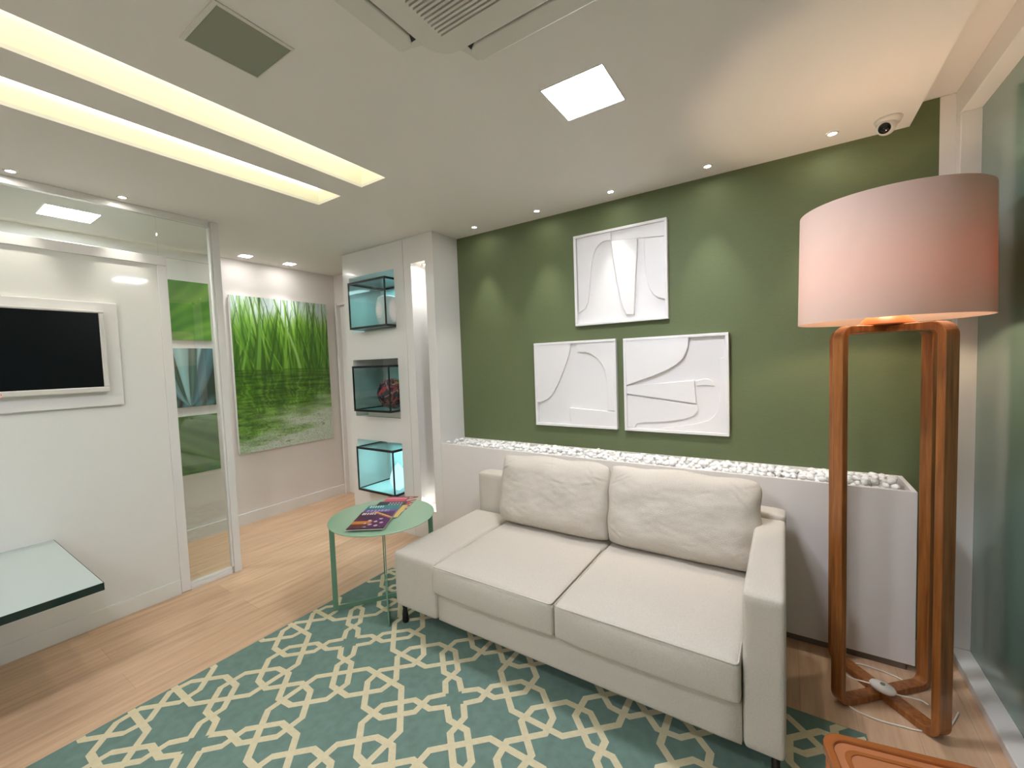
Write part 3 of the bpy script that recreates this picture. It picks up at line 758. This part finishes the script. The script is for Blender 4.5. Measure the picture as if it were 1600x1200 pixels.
mags = [(3, (-2.262, 1.735), (-.46, .888), 'pink-red magazine, farthest of the fanned magazines on the side table'),
        (2, (-2.205, 1.622), (-.50, .866), 'black-covered magazine between the red and purple ones on the side table'),
        (1, (-2.178, 1.534), (-.566, .825), 'magazine with teal and purple cover under the nearest magazine'),
        (0, (-2.105, 1.424), (-.566, .825), 'nearest magazine with dark maroon cover and golden streaks')]
for k, (kind, bl, d, lab) in enumerate(mags):
    d = Vector((*d, 0)).normalized(); wv = Vector((d.y, -d.x, 0)); z = TZ+.0006+.0042*k; o0 = Vector((*bl, z))
    t = thing('magazine', lab, 'magazine', tuple(o0), 'magazines on the side table')
    wv = wv*.218; d = d*.29
    link('pages', B().prism([o0, o0+wv, o0+wv+d, o0+d], (0, 0, .0034)), PAPER, t)
    sheet('cover', mag_img(kind), o0+Vector((0, 0, .0037)), wv, d, MAGM, t)

# ------------------------------------------------------------------ television, backing board, desk
tv = thing('television', 'wall-mounted flat television with white frame, switched off', 'television', (XL+.06, .37, 1.41))
y0, y1, z0, z1 = -.038, .778, 1.411, 1.888; xb, xf = XL+.032, XL+.082
q = B(); q.box(xb, xf, y0, y1, z0, z0+.030); q.box(xb, xf, y0, y1, z1-.014, z1); q.box(xb, xf, y0, y0+.024, z0+.030, z1-.014); q.box(xb, xf, y1-.024, y1, z0+.030, z1-.014)
link('frame', q, TVW, tv, bevel=.005)
link('screen', B().box(xb+.01, xf-.008, y0+.024, y1-.024, z0+.030, z1-.014), SCREEN, tv)
tc_ = bpy.data.curves.new('logo', 'FONT'); tc_.body = 'LG'; tc_.size = .017; tc_.extrude = .0004; tc_.align_x = 'CENTER'
lo = bpy.data.objects.new('logo', tc_); COL.objects.link(lo); lo.parent = tv; lo.rotation_euler = (PI/2, 0, PI/2); lo.location = Vector((xf+.0006, .352, z0+.009))-Vector(tv['_w'])
tc_.materials.append(mat('logo_grey', srgb(90, 90, 92), .4))
bpy.context.view_layer.update()
lm = bpy.data.meshes.new_from_object(lo); l2 = bpy.data.objects.new('logo', lm); COL.objects.link(l2); l2.parent = tv; l2.rotation_euler = lo.rotation_euler; l2.location = lo.location
bpy.data.objects.remove(lo); l2.name = 'logo'
link('power_light', B().box(xf, xf+.002, .352, .358, z0+.002, z0+.006), REDL, tv)
bb = B().box(XL+.0005, XL+.030, -.11, .850, 1.325, 1.944)
tag(link('backing_board', bb, WHITE, bevel=.003), 'white rectangular board on the wall behind the television', 'board')
ds = thing('glass_desk', 'thick frosted glass desk slab fixed to the left wall', 'desk', (-3.0, 0, .57))
link('slab', B().box(XL+.0005, -2.525, -.9, .504, .559, .5915), DGLASS, ds)
link('glass_edge', B().box(-2.5245, -2.5225, -.9, .506, .5585, .592).box(XL+.0105, -2.5225, .5043, .506, .5585, .592), DEDGE, ds, )

# ------------------------------------------------------------------ floor lamp
LC = Vector((.348, 2.318, 0)); hw = .165
lp = thing('floor_lamp', 'tall floor lamp of two crossed bent-wood hoops with drum shade', 'lamp', (LC.x, LC.y, 0))
def wood_hoop(dirv, z0, z1, half, wd, th, r=.055):
    d = Vector(dirv).normalized(); n = Vector((-d.y, d.x, 0)); path = []
    for sx, sz, a0 in ((1, 1, 0), (-1, 1, PI/2), (-1, -1, PI), (1, -1, 1.5*PI)):
        cx = sx*(half-r); cz = (z1-r) if sz > 0 else (z0+r)
        for k in range(9):
            a = a0+PI/2*k/8; path.append(((cx, cz), (math.cos(a), math.sin(a))))
    bm = bmesh.new(); rings = []
    for (cx, cz), (nx, nz) in path:
        ring = []
        for rad, s in ((r, -1), (r, 1), (r-th, 1), (r-th, -1)):
            ring.append(bm.verts.new(LC+d*(cx+nx*rad)+Vector((0, 0, cz+nz*rad))+n*s*wd/2))
        rings.append(ring)
    m_ = len(rings)
    for i in range(m_):
        a, b = rings[i], rings[(i+1) % m_]
        for k in range(4): bm.faces.new([a[k], a[(k+1) % 4], b[(k+1) % 4], b[k]])
    return bm
o = link('wooden_hoop', wood_hoop((1, .94, 0), .0005, 1.600, .238, .046, .028), LAMPW, lp, bevel=.004)
o = link('wooden_hoop', wood_hoop((1, -1.15, 0), .0008, 1.599, .238, .060, .030), LAMPW, lp, bevel=.004)
link('lamp_mount', B().lathe([(.001, 1.600), (.095, 1.600), (.092, 1.606), (.055, 1.645), (.03, 1.662), (.02, 1.70), (.001, 1.70)], (LC.x, LC.y, 0), 32), MGOLD, lp)
bm = B().lathe([(.303, 1.618), (.296, 2.085), (.294, 2.085), (.301, 1.618), (.303, 1.618)], (LC.x, LC.y, 0), 96)
link('lamp_shade', bm, SHADE, lp)
sp = B()
for k in range(3):
    a = k*2*PI/3+.4; sp.tube([(LC.x+.02*math.cos(a), LC.y+.02*math.sin(a), 1.70), (LC.x+.288*math.cos(a), LC.y+.288*math.sin(a), 2.06)], .002, 6)
link('shade_spider', sp, DARK, lp)
link('bulb', B().lathe([(.001, 1.70), (.018, 1.705), (.034, 1.75), (.036, 1.78), (.022, 1.81), (.001, 1.815)], (LC.x, LC.y, 0), 24), emitter('bulb', (1, .72, .45, 1), 12), lp)
light('bulb_light', 'POINT', (LC.x, LC.y, 1.76), LAMP_W, (1, .80, .60), .05, parent=lp)
cord = spline([(.487, 2.29, .036), (.47, 2.30, .04), (.44, 2.29, .045), (.385, 2.275, .05), (.345, 2.288, .05), (.30, 2.30, .048), (.25, 2.31, .04), (.222, 2.335, .034), (.225, 2.40, .012), (.276, 2.49, .004), (.34, 2.497, .004), (.419, 2.476, .005), (.46, 2.44, .006)])
cd2 = spline([(.214, 2.175, .004), (.25, 2.152, .004), (.307, 2.142, .004), (.38, 2.15, .004), (.443, 2.163, .004), (.52, 2.21, .004), (.59, 2.35, .004)])
link('cord', B().tube(cord, .0028).tube(cd2, .0028), CORD, lp)
sw = B(); d = Vector((.06, -.028, 0)).normalized()
sw.lathe([(.001, -.012), (.026, -.011), (.031, 0), (.027, .010), (.001, .013)], (0, 0, 0), 32)
bmesh.ops.scale(sw.bm, verts=sw.bm.verts, vec=(1.5, .95, 1.1)); bmesh.ops.rotate(sw.bm, verts=sw.bm.verts, matrix=Matrix.Rotation(-.42, 3, 'Z')); bmesh.ops.translate(sw.bm, verts=sw.bm.verts, vec=(.345, 2.286, .056))
s_ = link('foot_switch', sw, CORD, lp)
link('switch_button', B().lathe([(.001, .010), (.009, .010), (.008, .017), (.001, .018)], (.345, 2.286, .056), 20), GREYP, s_)

# ------------------------------------------------------------------ wooden piece in the near corner
ck = thing('wooden_stool', 'glossy orange-brown wooden seat with rounded corner and inset ring at bottom right', 'stool', (.33, 1.25, 0))
rot = Matrix.Rotation(.20, 3, 'Z'); piv = Vector((.078, 1.45, 0))
def rr_mesh(inset, z0, z1, r):
    g_ = B(); P = rrect(0+inset, .46-inset, -.46+inset, 0-inset, r, z0, 8); g_.prism(P, (0, 0, z1-z0))
    bmesh.ops.rotate(g_.bm, verts=g_.bm.verts, matrix=rot); bmesh.ops.translate(g_.bm, verts=g_.bm.verts, vec=piv)
    return g_
def rr_ring(i0, i1, z0, z1, r0, r1):
    g_ = B(); A = rrect(i0, .46-i0, -.46+i0, -i0, r0, 0, 8); C_ = rrect(i1, .46-i1, -.46+i1, -i1, r1, 0, 8); n = len(A)
    V = [[g_.bm.verts.new((p_[0], p_[1], z)) for p_ in PP] for PP, z in ((A, z0), (A, z1), (C_, z1), (C_, z0))]
    for a, b in ((0, 1), (1, 2), (2, 3), (3, 0)):
        for i in range(n): g_.bm.faces.new([V[a][i], V[a][(i+1) % n], V[b][(i+1) % n], V[b][i]])
    bmesh.ops.rotate(g_.bm, verts=g_.bm.verts, matrix=rot); bmesh.ops.translate(g_.bm, verts=g_.bm.verts, vec=piv)
    return g_
link('rim', rr_ring(0, .022, .375, .402, .05, .04), CHAIRW, ck, bevel=.005)
link('seat_panel', rr_mesh(.0225, .375, .394, .04), CHAIRI, ck)
link('inset_ring', rr_ring(.042, .054, .3943, .3965, .034, .03), CHAIRW, ck, bevel=.001)
for a_, b_ in ((.03, -.03), (.43, -.03), (.03, -.43), (.43, -.43)):
    p_ = rot @ Vector((a_, b_, 0))+piv
    link('leg', B().lathe([(.001, .0), (.014, .0), (.020, .3745), (.001, .3745)], (p_.x, p_.y, .0104 if p_.x < .262 else 0), 20), CHAIRW, ck)

# ------------------------------------------------------------------ ceiling fittings
def led_panel(a, b_, c, d, label, m, group):
    t = thing('ceiling_light', label, 'ceiling light', ((a+b_)/2, (c+d)/2, H), group)
    f = B(); e = .006; z = H-.002
    f.box(a, b_, c, c+e, z, H+.012); f.box(a, b_, d-e, d, z, H+.012); f.box(a, a+e, c+e, d-e, z, H+.012); f.box(b_-e, b_, c+e, d-e, z, H+.012)
    link('frame', f, TVW, t)
    link('diffuser', B().box(a+e+.0003, b_-e-.0003, c+e+.0003, d-e-.0003, H+.001, H+.008), m, t)
    return t
led_panel(*lights4[0], 'bright square LED panel glowing in the ceiling before the green wall', LEDW, None)
led_panel(*lights4[1], 'square LED panel in the ceiling beyond the glass partition', emitter('led_panel_corridor', (.95, 1, 1, 1), 15), None)
led_panel(*lights4[2], 'added square fill-light panel, unseen, in the ceiling behind the air conditioner', LEDW, None)  # added out of view to throw light on the front faces
led_panel(*lights4[3], 'added square fill-light panel, unseen, at the far end behind the viewer', LEDW, None)  # second added panel out of view, more frontal fill
# unlit square
t = thing('access_panel', 'unlit grey-green square panel flush in the ceiling beside the air conditioner', 'ceiling panel', (-1.51, .73, H))
q = B(); a, b_, c, d = -1.634, -1.388, .611, .853; e = .014
for z_ in (H-.004,):
    q.box(a, b_, c, c+e, z_, H-.0003); q.box(a, b_, d-e*.3, d, z_, H-.0003); q.box(a, a+e*.3, c+e, d-e*.3, z_, H-.0003); q.box(b_-e, b_, c+e, d-e*.3, z_, H-.0003)
link('frame', q, ACW, t, bevel=.001)
link('panel', B().box(a+e*.3+.0003, b_-e-.0003, c+e+.0003, d-e*.3-.0003, H-.002, H-.0003), GREYP, t)

def downlight(x, y, label, group, spot=None, r=.018, m=SPOTE):
    t = thing('spotlight', label, 'spotlight', (x, y, H), group)
    link('trim_ring', B().lathe([(r+.010, H-.0005), (r+.009, H-.003), (r, H-.004), (r-.001, H-.0005)], (x, y, 0), 32), TVW, t)
    link('lens', B().disc(r-.001, (x, y, H-.001)), m, t)
    if spot: light('spot_beam', 'SPOT', (x, y, H-.012), spot, (1, .95, .86), .012, angle=math.radians(52), blend=.75, rot=(0, 0, 0), parent=t)
    return t
ords = ['leftmost', 'second from left', 'middle', 'second from right', 'rightmost']
for k, x in enumerate((-2.074, -1.502, -.951, -.376, .194)):
    downlight(x, 2.70, 'small ceiling spotlight above the green wall, %s of five' % ords[k], 'spotlights above the green wall', SPOT_W)
for k, y in enumerate((.462, .902)):
    downlight(-3.369, y, ['small ceiling spotlight by the glass partition, at the left picture edge', 'small ceiling spotlight by the glass partition, nearer the corridor'][k], 'spotlights by the partition', 3.5)
for k, y in enumerate((1.99, 2.408)):
    t = thing('downlight', ['square corridor downlight nearer the glass partition', 'square corridor downlight nearer the display cabinet'][k], 'downlight', (-4.237, y, H), 'square corridor downlights')
    x = -4.237; s = .043
    link('frame', B().box(x-s-.006, x+s+.006, y-s-.006, y+s+.006, H-.003, H-.0003), TVW, t)
    link('lens', B().box(x-s, x+s, y-s, y+s, H-.0045, H-.0032), CORRE, t)
    light('spot_beam', 'SPOT', (x, y, H-.012), 7.5, (1, .94, .93), .04, angle=math.radians(80), blend=1, parent=t)
t = thing('niche_spotlight', 'small spotlight at the top of the tall narrow lit wall niche', 'spotlight', (-2.567, YB+.09, 2.362))
link('trim_ring', B().lathe([(.03, 2.3615), (.029, 2.356), (.02, 2.355), (.019, 2.3615)], (-2.567, YB+.09, 0), 24), TVW, t)
link('lens', B().disc(.019, (-2.567, YB+.09, 2.358)), SPOTE, t)
light('spot_beam', 'SPOT', (-2.567, YB+.09, 2.345), 1.6, (.93, .95, 1), .015, angle=math.radians(80), blend=.8, parent=t)
light('niche_floor_light', 'POINT', (-2.567, YB+.09, .30), .05, (1, .97, .92), .02, parent=t)

# CCTV dome
cc = thing('security_camera', 'white dome security camera on the ceiling above the floor lamp', 'camera', (.405, 2.705, H))
cx, cy = .405, 2.705
link('base', B().lathe([(.001, H-.0005), (.052, H-.0005), (.052, H-.006), (.044, H-.022), (.001, H-.024)], (cx, cy, 0), 40), TVW, cc)
bm = bmesh.new(); bmesh.ops.create_uvsphere(bm, u_segments=32, v_segments=20, radius=.037, matrix=Matrix.Translation((cx-.008, cy-.008, H-.036)))
eye = link('ball', bm, TVW, cc, smooth=True)
dv = Vector((-.35, -.8, -.45)).normalized(); c0 = Vector((cx-.008, cy-.008, H-.036)); rotm = dv.to_track_quat('Z', 'Y').to_matrix()
q = B().lathe([(.001, .0375), (.020, .0375), (.022, .034), (.024, .030)], (0, 0, 0), 32)
bmesh.ops.rotate(q.bm, verts=q.bm.verts, matrix=rotm); bmesh.ops.translate(q.bm, verts=q.bm.verts, vec=c0)
link('lens', q, LENS, eye)

# air conditioner cassette
AX, AY = -.615, .767
ac = thing('air_conditioner', 'square ceiling cassette air conditioner with slatted grille', 'air conditioner', (AX, AY, H))
def rot4(g_, k):
    bmesh.ops.rotate(g_.bm, verts=g_.bm.verts, matrix=Matrix.Rotation(k*PI/2, 3, 'Z')); bmesh.ops.translate(g_.bm, verts=g_.bm.verts, vec=(AX, AY, 0)); return g_
# plus-shaped outer plate
P = []
for k in range(4):
    R_ = Matrix.Rotation(k*PI/2, 3, 'Z')
    loc = [(.488, -.305), (.488, .305), (.455, .309), (.42, .319), (.392, .333), (.366, .349), (.349, .366), (.333, .392), (.319, .42), (.309, .455)]
    P += [R_ @ Vector((a, b, 0)) for a, b in loc]
link('outer_plate', B().prism([(p_.x+AX, p_.y+AY, H-.0003) for p_ in P], (0, 0, -.006)), ACW, ac, bevel=.002)
link('body_gap_shade', B().prism([(AX+a, AY+b, H-.0064) for a, b, _ in rrect(-.388, .388, -.388, .388, .086, 0, 8)], (0, 0, -.004)), GRILLE, ac)  # dark rim plate, paints the shade in the gap round the body
body = B().prism([(AX+a, AY+b, H-.0106) for a, b, _ in rrect(-.385, .385, -.385, .385, .085, 0, 8)], (0, 0, -.024))
link('body_panel', body, ACW, ac, bevel=.006, seg=3)
for k in range(4):
    g_ = B()
    for z0_, z1_, i0, i1, hl in ((H-.026, H-.0106, .400, .477, .280),):
        g_.prism([(i0, -hl+.03, z0_), (i0+.02, -hl, z0_), (i1, -hl, z0_), (i1, hl, z0_), (i0+.02, hl, z0_), (i0, hl-.03, z0_)], (0, 0, z1_-z0_))
    link('flap_gap_shade', rot4(B().box(.3955, .4815, -.286, .286, H-.0102, H-.0064), k), GRILLE, ac)  # dark plate drawing the shadow line round each flap
    link('air_flap', rot4(g_, k), ACW, ac, bevel=.006, seg=3)
g_ = B().box(AX-.30, AX+.30, AY-.30, AY+.30, H-.0352, H-.0346)
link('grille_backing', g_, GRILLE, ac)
for k in range(40):
    y = AY-.295+k*.59/39
    link('grille_slat', B().box(AX-.30, AX+.30, y-.0042, y+.0042, H-.044, H-.0354), ACW, ac)
for o in bpy.data.objects:
    if '_w' in o: del o['_w']
